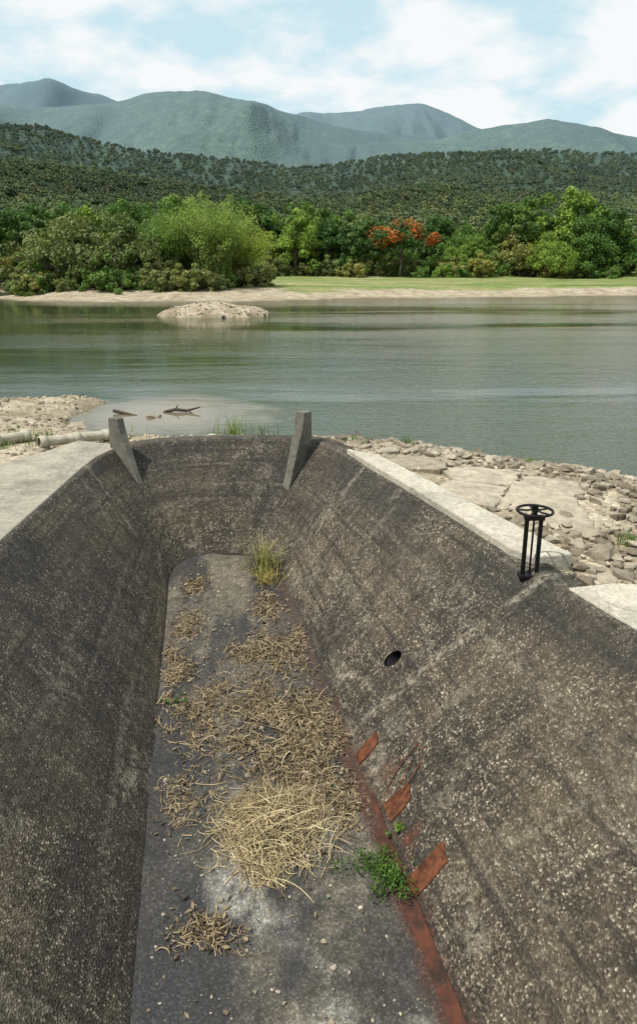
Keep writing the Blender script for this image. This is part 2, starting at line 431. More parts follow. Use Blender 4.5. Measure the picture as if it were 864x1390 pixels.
# rusted sill strip along the foot of the right wall
mb=MB(); Vs=[];Fs=[]
yy=np.linspace(8.0,2.0,130); rs=np.random.default_rng(77)
for i,y in enumerate(yy):
    xr=float(np.interp(y,ys,rightx)); w_=.10+.06*float(fbm(np.array(y*3.1),np.array(1.2),3))+rs.normal(0,.007); z=floor_z(y)
    if i<14: w_*=i/14
    Vs+=[(xr-w_-.02,y,z-.015),(xr-w_,y,z+.022),(xr-.02,y,z+.03+rs.normal(0,.003)),(xr+.03,y,z+.06)]
for i in range(len(yy)-1):
    for k in range(3): Fs.append((i*4+k,i*4+k+1,(i+1)*4+k+1,(i+1)*4+k))
mb.add(Vs,Fs); obj('rusted_sill_strip',mb.mesh('rusted_sill_strip',[M_rust2]),spill)

# drain outlet in the right wall
mb=MB()
cz_=Vector((hole[0]+.06,hole[1],hole[2])); axv=Vector((1,.25,-.25)).normalized()
Vp=[];Fq=[]
for k,(dd,sc_) in enumerate(((-.07,1.12),(.2,1.05),(.55,1.0))):
    for a in np.linspace(0,2*math.pi,24,endpoint=False):
        Vp.append((cz_.x+axv.x*dd+ .115*math.sin(a)*sc_*1.0-.12*math.cos(a)*.33*sc_, cz_.y+axv.y*dd+.12*math.cos(a)*sc_, cz_.z+axv.z*dd+.115*math.sin(a)*sc_))
for k in range(2):
    for i in range(24): Fq.append((k*24+i,k*24+(i+1)%24,(k+1)*24+(i+1)%24,(k+1)*24+i))
Fq.append(tuple(range(48,72)))
mb.add(Vp,Fq); obj('drain_outlet',mb.mesh('drain_outlet',[M_dark],True),spill)

def fin(px,py,dirx,diry,w,name):
    d=Vector((dirx,diry,0)).normalized(); p=Vector((px,py,0)); s=Vector((-d.y,d.x,0))
    prof=[(-.22,.5),(-.2,1.72),(.12,1.74),(.2,1.4),(.85,-.12),(.5,-.3),(.1,.2)]
    mb=MB(); n=len(prof)
    V=[]
    for sd in (-1,1):
        for a,z in prof: V.append(p+d*a+s*(sd*w/2*(1 if z>0 else .7))+Vector((0,0,z)))
    F=[tuple(range(n)),tuple(range(2*n-1,n-1,-1))]+[((i+1)%n,i,n+i,n+(i+1)%n) for i in range(n)]
    mb.add(V,F); me=mb.mesh(name,[M_conc3]); o=obj(name,me,spill)
    b=o.modifiers.new('b','BEVEL'); b.width=.02; b.segments=2
fin(-4.45,15.95,.78,-.6,.18,'guide_fin_a')
fin(-.36,16.62,-.5,-.85,.24,'guide_fin_b')

# ------------------------------------------------------------------ aprons
def slab(name,poly,z0,z1,mat,bev=.03):
    mb=MB(); mb.prism(poly,z0,z1); o=obj(name,mb.mesh(name,[mat])); b=o.modifiers.new('b','BEVEL'); b.width=bev; b.segments=2; return o
def off(y,side,d):
    if side<0: i=int(np.argmin(np.abs(RP[:NP//2,1]-y)))
    else: i=NP//2+int(np.argmin(np.abs(RP[NP//2:,1]-y)))
    p=RP[i]+NO[i]*d; return (float(p[0]),float(p[1]))
def jag(P,amp=.035,step=.35,seed=1,keep=0):
    r=np.random.default_rng(seed); out=[]
    for i in range(len(P)):
        p=P[i];q=P[(i+1)%len(P)]; out.append(p)
        if i<keep: continue
        L=math.hypot(q[0]-p[0],q[1]-p[1]); n=min(60,int(L/step))
        for k in range(1,n):
            t=k/n; out.append((p[0]+(q[0]-p[0])*t+r.normal(0,amp),p[1]+(q[1]-p[1])*t+r.normal(0,amp)))
    return out
slab('concrete_apron',jag([off(y,-1,.1) for y in (-4,4,10,14.4,15.2,15.8,16.2)]+[(-5.6,16.75),(-6.6,14.6),(-8.6,10.3),(-9,-4)],.03,.4,1,7),.5,1.03,M_conc2)
slab('concrete_apron',[off(y,1,.12) for y in (8.75,7.5,6,4,0,-4)]+[(13,-4),(11,8.2),(3.9,8.95)],.45,1.025,M_conc)
slab('concrete_block_wall',[off(y,1,.1) for y in (9.95,11,12,13,14,15,15.6)]+[(1.3,15.1),(3.62,9.72)]+[(3.02,9.62)],.3,1.12,M_conc)

# ------------------------------------------------------------------ gate valve
vx,vy=2.9,9.36
valve=bpy.data.objects.new('gate_valve_handwheel',None); valve.location=(vx,vy,1.0); link(valve)
mb=MB()
mb.box((-.085,0,.33),(.05,.06,.92)); mb.box((.105,0,.33),(.05,.06,.92))
mb.box((.01,0,.79),(.27,.1,.06)); mb.box((.01,0,-.06),(.3,.16,.06))
o=obj('yoke_frame',mb.mesh('yoke_frame',[M_black]),valve); b=o.modifiers.new('b','BEVEL'); b.width=.008
mb=MB(); v,f=tube([(.01,0,-.05),(.01,0,.93)],.014,10); mb.add(v,f); v,f=tube([(.01,0,.81),(.01,0,.84),(.01,0,.9)],[.05,.04,.03],14); mb.add(v,f)
obj('stem',mb.mesh('stem',[M_black],True),valve)
mb=MB()
ring=[(.01+.235*math.cos(a),.235*math.sin(a),.89) for a in np.linspace(0,2*math.pi,41)]
v,f=tube(ring,.019,8); mb.add(v,f)
for k in range(5):
    a=k*2*math.pi/5+.4; pts=[(.01+r*math.cos(a),r*math.sin(a),.89+(.02 if r<.1 else 0)) for r in (.02,.1,.235)]
    v,f=tube(pts,.014,6); mb.add(v,f)
v,f=tube([(.01,0,.87),(.01,0,.94)],.045,14); mb.add(v,f)
obj('handwheel',mb.mesh('handwheel',[M_black],True),valve)

# ------------------------------------------------------------------ terrain
NL=[(-400,60),(-60,33),(-14,27),(-11.5,26.4),(-9,26.9),(-7.7,26.7),(-8.3,24.7),(-8.0,23),(-7.4,21.9),(-5,20.9),(0,20.7),(3.4,19.7),(5.06,18.2),(7.56,16.7),(12,14.5),(20,12),(60,6),(400,-10),(400,-500),(-400,-500)]
FL=[(-900,150),(-200,122),(-60,114),(-46,109),(-39,101),(-40,94),(-34,87),(-20,84.5),(-10,84.5),(-4,87),(2,91),(15,93),(30,96),(45,96.5),(80,90),(200,70),(900,50),(9000,50),(9000,9900),(-9900,9900),(-9900,150)]
rimpoly=[tuple(p) for p in RP[::6]]
k_=.000917
LAY=[(7500,3500,{-900:.12,-300:.17,0:.184,70:.188,110:.182,150:.176,200:.155,300:.10,500:.02,1500:.02}),
(4500,2300,{-900:.13,-300:.16,0:.170,50:.164,100:.166,150:.167,200:.178,240:.181,280:.183,320:.171,345:.169,400:.155,440:.144,500:.135,600:.128,700:.11,1500:.03}),
(6500,3600,{-300:.02,300:.12,380:.150,410:.157,440:.155,480:.158,520:.164,560:.167,590:.165,620:.153,645:.142,700:.13,1500:.05}),
(4100,2200,{-300:.02,300:.07,500:.124,600:.130,640:.141,700:.146,740:.151,780:.145,820:.137,864:.130,1200:.12,1700:.1}),
(2100,900,{-900:.12,-200:.145,0:.139,60:.137,120:.126,200:.112,300:.105,400:.092,450:.096,500:.104,600:.110,700:.114,864:.110,1200:.11,1700:.1}),
(950,330,{-900:.09,0:.1,100:.092,200:.078,300:.064,400:.056,500:.06,600:.068,700:.064,864:.056,1200:.06,1700:.08}),
(420,230,{-900:.03,0:.032,200:.028,400:.022,500:.026,700:.024,864:.03,1700:.04})]
def hills(x,y):
    yy=np.maximum(y,120); a=x/yy
    h=np.zeros_like(yy)
    for r0,yb,prof in LAY:
        us=np.array(sorted(prof)); ev=np.array([prof[u] for u in us])
        e=np.interp(a,(us-432)*k_,ev)
        e2=(np.interp(a-.012,(us-432)*k_,ev)+np.interp(a+.012,(us-432)*k_,ev)+2*e)/4
        s=(yy-yb)/(r0-yb); f=np.clip(s,0,1)**1.12
        spur=(fbm(x/r0*9+r0,yy/r0*2.2,5)-.5)
        f=f*(1+ 1.0*spur*np.clip(s,0,1)*np.clip(1-s,0,1)*4)
        f=f+ (fbm(x/r0*26+3,yy/r0*12,4)-.5)*.05*np.clip(s*2,0,1)
        back=np.clip((yy-r0)/(r0*.5),0,1)
        h=np.maximum(h,e2*r0*f*(1-back*.75))
    return h
def height(x,y,carve=True):
    x=np.asarray(x,float); y=np.asarray(y,float)
    sn=sdist(x,y,NL); sf=sdist(x,y,FL)
    n=fbm(x*.7,y*.7,4)-.5; nb=fbm(x*.12+4,y*.12,4)-.5
    sn=sn+n*.9; sf2=sf+nb*5
    hn=np.where(sn>0,.86*(1-np.exp(-np.maximum(sn,0)/2.0)),.22*sn); hn=np.maximum(hn,-3)+n*.10*np.clip(sn,0,1)
    hf=np.where(sf2>0,np.minimum(1.0,.11*sf2)+.010*np.maximum(y-100,0)*np.clip(sf2/30,0,1),.12*sf2); hf=np.maximum(hf,-3)
    hf=hf+nb*.5*np.clip(sf2/10,0,1)
    hh=hills(x,y)*np.clip(sf/60,0,1)
    isl=1-((x+9.2)/4.9)**2-((y-66.4)/3.1)**2+n*.35
    isl=np.where(isl>0,1.1*np.clip(isl,0,1)**.75,isl*1.2); isl=np.maximum(isl,-3)+n*.25*(isl>0)
    h=np.maximum(np.maximum(hn,hf+hh),isl)
    if carve:
        near=(y<18)&(abs(x)<12)
        d=np.full(x.shape,-99.)
        if near.any(): d[near]=sdist(x[near],y[near],rimpoly)
        h=np.where(d>-.26,-4.0,h)
    return h,sn,sf2,hh
def lines(a,b,step,end_lo,end_hi,g):
    L=list(np.arange(a,b+1e-6,step)); s=step
    while L[-1]<end_hi: s=max(s,(L[-1])*g) ; L.append(L[-1]+s)
    s=step; lo=[a]
    while lo[-1]>end_lo: s=max(s,abs(lo[-1])*g); lo.append(lo[-1]-s)
    return np.array(lo[:0:-1]+L)
xs=lines(-14,14,.2,-6000,6000,.02); ysl=lines(-4,28,.2,-300,9000,.016)
GX,GY=np.meshgrid(xs,ysl); gx=GX.ravel(); gy=GY.ravel()
gh,sn,sf,hh=height(gx,gy)
nx,ny=len(xs),len(ysl)
ii=np.arange(nx-1); jj=np.arange(ny-1); A=(jj[:,None]*nx+ii[None,:]).ravel()
GF=np.stack([A,A+1,A+1+nx,A+nx],1)
me=np_mesh('ground',np.stack([gx,gy,gh],1),GF,True,[M_ground])
forest=sstep(175,215,gy+ (fbm(gx*.03,gy*.03,3)-.5)*30)
grass=sstep(2.5,10,sf+ (fbm(gx*.12,gy*.25,3)-.5)*10-6*sstep(-2,-10,gx)*sstep(105,95,gy))*(1-.45*(fbm(gx*.06,gy*.2,3)))
wet=np.clip(sstep(.12,-.05,gh),0,1)
set_col(me,'zone',np.stack([forest,np.clip(grass,0,1),wet],1))
obj('ground',me)

Vw=[(-600,17.7,0),(7.2,17.7,0),(600,17.7,0),(-600,230,0),(7.2,230,0),(600,230,0),(7.2,-30,0),(600,-30,0)]
me=bpy.data.meshes.new('lake_water'); me.from_pydata(Vw,[],[(0,1,4,3),(1,2,5,4),(6,7,2,1)]); me.materials.append(M_water); obj('lake_water',me)

# ------------------------------------------------------------------ broken slabs and rubble on the right bank
def clip(poly,nx_,ny_,c):
    out=[]
    for i in range(len(poly)):
        p=poly[i];q=poly[(i+1)%len(poly)]
        dp=p[0]*nx_+p[1]*ny_-c; dq=q[0]*nx_+q[1]*ny_-c
        if dp<=0: out.append(p)
        if (dp<0)!=(dq<0) and abs(dp-dq)>1e-9:
            t=dp/(dp-dq); out.append((p[0]+t*(q[0]-p[0]),p[1]+t*(q[1]-p[1])))
    return out
def Hs(x,y):
    return height(np.array([x]),np.array([y]),False)[0][0]
r2=np.random.default_rng(11)
blockpoly=[(2.8,9.5),(3.75,9.6),(1.4,15.2),(.5,15.4)]
tries=0; pts=[]
while tries<26000 and len(pts)<1100:
    tries+=1
    x=r2.uniform(.3,13); y=r2.uniform(8.3,20.3)
    f=fbm(np.array(x*.55+9),np.array(y*.55),2)
    big=(abs((y-13.6)+.55*(x-3.6))<1.7)
    md=.95 if (big and f>.36) else (.13+.5*max(0,float(f)-.25))
    if all((x-p[0])**2+(y-p[1])**2>((md+p[2])*.5)**2 for p in pts): pts.append((x,y,md))
P_=np.array(pts)
dr=sdist(P_[:,0],P_[:,1],rimpoly); dn=sdist(P_[:,0],P_[:,1],NL)
bp=sdist(P_[:,0],P_[:,1],blockpoly)
VV=[];FFc=[];tt=[]
hts=height(P_[:,0],P_[:,1],False)[0]
for i,(x,y,md) in enumerate(pts):
    if dr[i]>-.7 or dn[i]<.1 or bp[i]>-.2: continue
    if y<9.1 and x>3.3: continue
    if md<.6 and r2.random()<.36: continue
    poly=[(x-1.3,y-1.3),(x+1.3,y-1.3),(x+1.3,y+1.3),(x-1.3,y+1.3)]
    gap=r2.uniform(.008,.05)
    D=np.hypot(P_[:,0]-x,P_[:,1]-y)
    for j in np.where((D<2.6)&(D>0))[0]:
        a,b=P_[j,0],P_[j,1]; d=D[j]; w_=md/(md+P_[j,2])
        ux,uy=(a-x)/d,(b-y)/d; poly=clip(poly,ux,uy,ux*x+uy*y+d*w_-gap)
        if len(poly)<3: break
    if len(poly)<3: continue
    small=md<.6
    th=r2.uniform(.03,.1) if small else r2.uniform(.08,.14); tl=.16 if small else .06; tx,ty=r2.normal(0,tl,2); z=hts[i]+(r2.uniform(-.05,.06) if small else .03)
    an=r2.normal(0,.2 if small else .015); ca,sa=math.cos(an),math.sin(an)
    pp=[]
    for k in range(len(poly)):
        p=poly[k];q=poly[(k+1)%len(poly)]; pp.append(p)
        L=math.hypot(q[0]-p[0],q[1]-p[1]); ns=int(L/.12)
        for e in range(1,ns+1):
            m_=e/(ns+1); pp.append((p[0]+(q[0]-p[0])*m_+r2.normal(0,.028),p[1]+(q[1]-p[1])*m_+r2.normal(0,.028)))
    pp=[(x+(a-x)*ca-(b-y)*sa,y+(a-x)*sa+(b-y)*ca) for a,b in pp]
    n=len(pp); o=len(VV); tone=r2.random()*.75+.35*(not small)
    zt=lambda a,b: z+th*.5+(a-x)*tx+(b-y)*ty
    for a,b in pp: VV.append((a,b,z-.3)); tt.append(tone*.6)
    for a,b in pp: VV.append((a,b,zt(a,b)-.02)); tt.append(tone*.8)
    for a,b in pp: q=(.9+r2.normal(0,.03)) if small else .965; VV.append((x+(a-x)*q,y+(b-y)*q,zt(a,b)+r2.normal(0,.012 if small else .004))); tt.append(tone)
    VV.append((x,y,zt(x,y)+r2.normal(.005,.012 if small else .002))); tt.append(tone)
    for k in range(n):
        k2=(k+1)%n
        FFc+= [(o+k,o+k2,o+n+k2,o+n+k),(o+n+k,o+n+k2,o+2*n+k2,o+2*n+k),(o+2*n+k,o+2*n+k2,o+3*n)]
me=bpy.data.meshes.new('stone_riprap'); me.from_pydata(VV,[],FFc); me.materials.append(M_stone); me.update()
set_col(me,'tint',np.repeat(np.array(tt)[:,None],3,1)); obj('stone_riprap',me)

ico_v=[];t_=(1+5**.5)/2
for a,b,c in [(-1,t_,0),(1,t_,0),(-1,-t_,0),(1,-t_,0),(0,-1,t_),(0,1,t_),(0,-1,-t_),(0,1,-t_),(t_,0,-1),(t_,0,1),(-t_,0,-1),(-t_,0,1)]: ico_v.append((a,b,c))
ico_v=np.array(ico_v)/np.linalg.norm(ico_v[0])
ico_f=np.array([(0,11,5),(0,5,1),(0,1,7),(0,7,10),(0,10,11),(1,5,9),(5,11,4),(11,10,2),(10,7,6),(7,1,8),(3,9,4),(3,4,2),(3,2,6),(3,6,8),(3,8,9),(4,9,5),(2,4,11),(6,2,10),(8,6,7),(9,8,1)])
def rocks(name,C,S,mat,flat=.6,seed=1):
    r=np.random.default_rng(seed); n=len(C)
    V=ico_v[None]*(1+r.normal(0,.18,(n,12,1)))*np.array(S)[:,None,None]
    V=V*np.stack([r.uniform(.7,1.3,n),r.uniform(.7,1.3,n),r.uniform(.5,1,n)*flat*1.3],1)[:,None,:]
    a=r.uniform(0,6.28,n); ca,sa=np.cos(a)[:,None],np.sin(a)[:,None]
    V2=V.copy(); V2[:,:,0]=V[:,:,0]*ca-V[:,:,1]*sa; V2[:,:,1]=V[:,:,0]*sa+V[:,:,1]*ca
    V2+=np.array(C)[:,None,:]
    F=(ico_f[None]+(np.arange(n)*12)[:,None,None]).reshape(-1,3)
    me=np_mesh(name,V2.reshape(-1,3),F,False,[mat])
    t=np.repeat(r.random(n),12); set_col(me,'tint',np.stack([t,t,t],1)); return obj(name,me)
r3=np.random.default_rng(21)
def bankpts(n,x0,x1,y0,y1,dmin,dmax=99):
    x=r3.uniform(x0,x1,n); y=r3.uniform(y0,y1,n)
    dn=sdist(x,y,NL); dr=sdist(x,y,rimpoly); k=(dn>dmin)&(dn<dmax)&(dr<-.55)&(sdist(x,y,blockpoly)<0)
    x=x[k];y=y[k]; h=height(x,y,False)[0]; return x,y,h
x,y,h=bankpts(12000,-14,14,9.1,27,-.5)
k=~((x<-4.5)&(x>-8)&(y<16.2)); x,y,h=x[k],y[k],h[k]
s=np.exp(r3.normal(-3.5,.6,len(x)))
rocks('bank_gravel',np.stack([x,y,h+s*.2],1),s,M_stone,.6,2)
x,y,h=bankpts(1300,2.0,13,9.2,19.5,-.1); k=~((abs((y-13.6)+.55*(x-3.6))<1.6)&(r3.random(len(x))<.8)); x,y,h=x[k],y[k],h[k]; s=np.exp(r3.normal(-2.6,.45,len(x)))
rocks('broken_rock',np.stack([x,y,h+.05],1),s,M_stone,.5,3)
x=r3.uniform(-14,-4.2,500); y=r3.uniform(63,70,500); h=height(x,y)[0]; k=h>.02
rocks('islet_stones',np.stack([x[k],y[k],h[k]],1),np.exp(r3.normal(-2.75,.5,k.sum())),M_stone,.6,4)

# ------------------------------------------------------------------ vegetation generators
def leaf_cloud(r,C,Rd,per,size,flat=.75,tone=None,jit=.35,shell=.5):
    C=np.asarray(C); n=len(C); N=n*per
    d=r.normal(size=(N,3)); d/=np.linalg.norm(d,axis=1)[:,None]
    rad=np.repeat(Rd,per)*(shell+(1-shell)*r.random(N)**.6)*(1+r.normal(0,.12,N))
    off=d*rad[:,None]; off[:,2]*=flat
    c=np.repeat(C,per,0)+off
    nn=d*.9+r.normal(size=(N,3))*.7; nn[:,2]+=.35; nn/=np.linalg.norm(nn,axis=1)[:,None]
    t1=np.cross(nn,r.normal(size=(N,3))); t1/=np.linalg.norm(t1,axis=1)[:,None]
    t2=np.cross(nn,t1); s=size*r.uniform(.6,1.4,N)[:,None]
    V=np.stack([c+t1*s,c+t2*s*.55,c-t1*s,c-t2*s*.55],1).reshape(-1,3)
    F=np.arange(N*4).reshape(-1,4)
    tc=np.repeat(r.random(n),per)*.65+r.random(N)*.35
    tb=np.repeat(r.random(n),per)*.6+r.random(N)*.4
    col=np.repeat(np.stack([tc,tb,tb],1),4,0)
    return V,F,col
def build_tree(name,seed,h,rw,rh,nclump,per,leaf,mat,base=.28,trunk=.22,multi=1,extra=None,low=-.35):
    r=np.random.default_rng(seed)
    cz=h-rh
    d=r.normal(size=(nclump,3)); d/=np.linalg.norm(d,axis=1)[:,None]; d[:,2]=np.abs(d[:,2])+low*2*r.random(nclump)
    q=r.uniform(.35,1.0,nclump)**.6
    lob=1+.28*np.sin(np.arctan2(d[:,1],d[:,0])*3+seed)+r.normal(0,.1,nclump)
    C=np.stack([d[:,0]*rw*q*lob,d[:,1]*rw*q*lob,cz+d[:,2]*rh*q*(1+r.normal(0,.1,nclump))],1)
    C[:,2]=np.maximum(C[:,2],h*base*.7)
    Rd=r.uniform(.16,.34,nclump)*rw*.85
    LV,LF,LC=leaf_cloud(r,C,Rd,per,leaf)
    TV=[];TF=[]
    def addt(p,ra,sd=6):
        v,f=tube(p,ra,sd); o=len(TV); TV.extend(v); TF.extend([tuple(i+o for i in q_) for q_ in f])
    for m_ in range(multi):
        bx,by=(r.normal(0,rw*.15,2) if multi>1 else (0,0))
        top=Vector((bx*2+r.normal(0,.3),by*2+r.normal(0,.3),cz+rh*.35))
        mid=Vector((bx*1.3+r.normal(0,.25),by*1.3+r.normal(0,.25),h*base))
        tr=trunk/(multi**.4)
        addt([(bx,by,-.4),(bx,by,.3),tuple(mid),tuple((mid+top)/2+Vector((r.normal(0,.3),r.normal(0,.3),0))),tuple(top)],[tr*1.4,tr*1.05,tr*.85,tr*.5,tr*.15],6)
        for c in C[r.choice(nclump,min(nclump,12),replace=False)]:
            s_=mid+(top-mid)*r.uniform(0,.6); e=Vector(c); mm=(s_+e)/2+Vector((0,0,-.05*(e-s_).length))
            addt([tuple(s_),tuple(mm),tuple(e)],[tr*.4,tr*.26,tr*.08],4)
    TV=np.array(TV);TF=np.array(TF)
    V=np.concatenate([TV,LV]); F=np.concatenate([TF,LF+len(TV)])
    mi=np.concatenate([np.zeros(len(TF),int),np.ones(len(LF),int)])
    mats=[M_bark,mat]
    if extra: 
        mats.append(extra[0]); er=r.random(nclump)<extra[1]; up=C[:,2]>cz-.2*rh
        fl=np.repeat(er&up,per)&(r.random(nclump*per)<.85)
        mi[len(TF):][fl]=2
    me=np_mesh(name,V,F,False,mats,mi)
    set_col(me,'tint',np.concatenate([np.full((len(TV),3),.5),LC])); return me
T1=build_tree('broadleaf_tree_a',1,13,6.2,5.8,66,170,.25,M_leafA,base=.16,low=-.6)
T2=build_tree('broadleaf_tree_b',2,14,5.2,6.6,62,170,.25,M_leafD,base=.14,low=-.65)
T3=build_tree('broadleaf_tree_c',3,9,5.2,4.6,60,160,.22,M_leafB,base=.08,trunk=.13,multi=4,low=-.7)
T4=build_tree('broadleaf_tree_d',4,11,7.0,5.0,66,170,.25,M_leafA,base=.12,low=-.6)
TB=build_tree('shrub_mesh',5,3.2,2.6,1.9,30,120,.17,M_leafB,base=.05,trunk=.05,multi=4,low=-.6)
TB2=build_tree('shrub_mesh_b',15,3.6,2.4,2.2,30,120,.17,M_leafA,base=.05,trunk=.05,multi=3,low=-.6)
TF_=build_tree('flame_tree_mesh',6,10.5,6.5,3.4,70,190,.24,M_leafD,extra=(M_flame,.6))
TS=build_tree('sparse_tree_mesh',9,8.5,4.0,4.2,40,90,.2,M_leafB,base=.12,trunk=.12,multi=4,low=-.5)

def place(me,name,x,y,s=1,rot=None,sz=1,zo=0):
    z=float(height(np.array([x]),np.array([y]),False)[0][0])
    o=obj(name,me,loc=(x,y,z-.1+zo)); o.rotation_euler[2]=rng.uniform(0,6.28) if rot is None else rot
    o.scale=(s,s,s*sz); return o

def bamboo(seed,n=190,h=11.5,spread=6.5):
    r=np.random.default_rng(seed); TV=[];TF=[];C=[]
    for i in range(n):
        a=r.uniform(0,6.28); b0=r.uniform(0,1.7); L=h*r.uniform(.6,1.12)
        out=spread*r.uniform(.1,1)**.8*(.6+.6*r.random())
        bx,by=math.cos(a)*b0,math.sin(a)*b0
        pts=[]
        for t in np.linspace(0,1,9):
            rr=out*(t**2.1); zz=L*(t-.30*t**3.2*(out/spread))
            pts.append((bx+math.cos(a)*rr,by+math.sin(a)*rr,zz))
        v,f=tube(pts,[.05*(1-.85*t) for t in np.linspace(0,1,9)],3); o=len(TV); TV+=v; TF+=[tuple(q+o for q in g) for g in f]
        P=np.array(pts)
        for t in r.uniform(.12,1,54):
            k=t*8; i0=min(int(k),7); p=P[i0]*(1-k+i0)+P[i0+1]*(k-i0)
            C.append(np.append(p+r.normal(0,.22,3),r.random()*.3+.7*((i*.618)%1)))
    C=np.array(C); per=4; N=len(C)*per
    c=np.repeat(C[:,:3],per,0)+r.normal(0,.2,(N,3))
    d=r.normal(size=(N,3)); d[:,2]=-np.abs(d[:,2])*.7-.1; d/=np.linalg.norm(d,axis=1)[:,None]
    w=np.cross(d,r.normal(size=(N,3))); w/=np.linalg.norm(w,axis=1)[:,None]
    s=r.uniform(.2,.42,N)[:,None]
    V=np.stack([c,c+d*s*.5+w*.06,c+d*s,c+d*s*.5-w*.06],1).reshape(-1,3)
    tb=np.repeat(C[:,3],per)*.7+.3*r.random(N)
    col=np.repeat(np.stack([np.repeat(C[:,3],per),tb,tb],1),4,0)
    TV=np.array(TV);TF=np.array(TF)
    me=np_mesh('bamboo',np.concatenate([TV,V]),np.concatenate([TF,np.arange(N*4).reshape(-1,4)+len(TV)]),False,[M_bark,M_bamb],np.concatenate([np.zeros(len(TF),int),np.ones(N,int)]))
    set_col(me,'tint',np.concatenate([np.full((len(TV),3),.4),col])); return me
BM=bamboo(5)
place(BM,'bamboo_clump',-13.6,98,1.0); place(BM,'bamboo_clump',-18.6,101,.86); place(BM,'bamboo_clump',-10.6,102,.72)

for x,y,me,s,nm in [(-37,104,T3,.95,'scrub_tree'),(-32.5,99,TS,1.05,'scrub_tree'),(-29,101,T3,1.1,'scrub_tree'),(-26,98,TS,.95,'scrub_tree'),(-23.5,102,T3,1.15,'scrub_tree'),(-21,98,TS,.8,'scrub_tree'),(-34.5,108,T3,1.25,'scrub_tree'),(-27,109,T1,.85,'broadleaf_tree'),(-20,110,T1,.9,'broadleaf_tree'),
   (-31,112,T4,.95,'broadleaf_tree'),(-47,122,T2,.95,'broadleaf_tree'),(-53,118,T2,1.05,'broadleaf_tree'),(-60,124,T1,1.05,'broadleaf_tree'),(-42,128,T1,.9,'broadleaf_tree'),(-49,114,T3,.9,'scrub_tree')]:
    place(me,nm,x,y,s)
for i in range(44):
    x=rng.uniform(-37,-7); y=rng.uniform(93,99) if x<-12 else rng.uniform(97,103); place(TB if i%3 else TB2,'shrub',x,y,rng.uniform(.45,1.1))
rr=np.random.default_rng(5)
for i,x in enumerate(np.linspace(-30,78,27)):
    y=150+rr.uniform(-9,9)-8*(x>40)
    me=[T1,T2,T4,T3,T2,T1][i%6]; s=rr.uniform(.7,1.15)*(1.3 if me is T3 else 1)
    if abs(x-16)<6: me=T4; s=.7; y+=14
    place(me,'broadleaf_tree',x+rr.uniform(-1.5,1.5),y,s)
place(TF_,'flame_tree',14.4,136,.9,1.0); place(TF_,'flame_tree',-.8,160,.8,2.0)
place(T2,'broadleaf_tree',8,137,.8); place(T4,'broadleaf_tree',27,139,.62); place(T1,'broadleaf_tree',46,132,.78); place(T4,'broadleaf_tree',52,138,.85)
place(T1,'broadleaf_tree',-4,138,.85); place(T2,'broadleaf_tree',2.5,140,.8); place(T3,'broadleaf_tree',36,136,.95); place(T4,'broadleaf_tree',40,131,.7)
for i in range(80):
    x=rr.uniform(-15,75); y=133+rr.uniform(-3,10)-(3 if x>30 else 0); place(TB if i%2 else TB2,'shrub',x,y,rr.uniform(.5,1.4))

def instancer(name,P,S,child_me,child_name,mat=None,seed=0):
    r=np.random.default_rng(seed); n=len(P); a=r.uniform(0,6.28,n)
    e1=np.stack([np.cos(a),np.sin(a),np.zeros(n)],1)*S[:,None]/2; e2=np.stack([-np.sin(a),np.cos(a),np.zeros(n)],1)*S[:,None]/2
    V=np.stack([P-e1-e2,P+e1-e2,P+e1+e2,P-e1+e2],1).reshape(-1,3)
    me=np_mesh(name,V,np.arange(4*n).reshape(-1,4)); o=obj(name,me)
    o.instance_type='FACES'; o.use_instance_faces_scale=True; o.instance_faces_scale=1
    o.show_instancer_for_render=False; o.show_instancer_for_viewport=False
    c=obj(child_name,child_me,o); return o
def wood(name,seed,yr,n,smin,smax,me):
    r=np.random.default_rng(seed)
    y=np.sqrt(r.uniform(yr[0]**2,yr[1]**2,n)); x=y*r.uniform(-.5,.5,n)
    h=height(x,y,False)[0]; s=r.uniform(smin,smax,n)
    instancer(name,np.stack([x,y,h-.5],1),s,me,name+'_crown',seed=seed)
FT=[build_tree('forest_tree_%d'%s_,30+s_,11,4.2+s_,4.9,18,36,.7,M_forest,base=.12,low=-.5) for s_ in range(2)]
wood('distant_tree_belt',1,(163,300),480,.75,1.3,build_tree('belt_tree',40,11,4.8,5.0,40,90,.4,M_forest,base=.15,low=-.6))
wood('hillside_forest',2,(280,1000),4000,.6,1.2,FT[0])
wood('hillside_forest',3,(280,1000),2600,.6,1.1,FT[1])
wood('ridge_forest',4,(900,2200),6500,.9,1.5,FT[0])

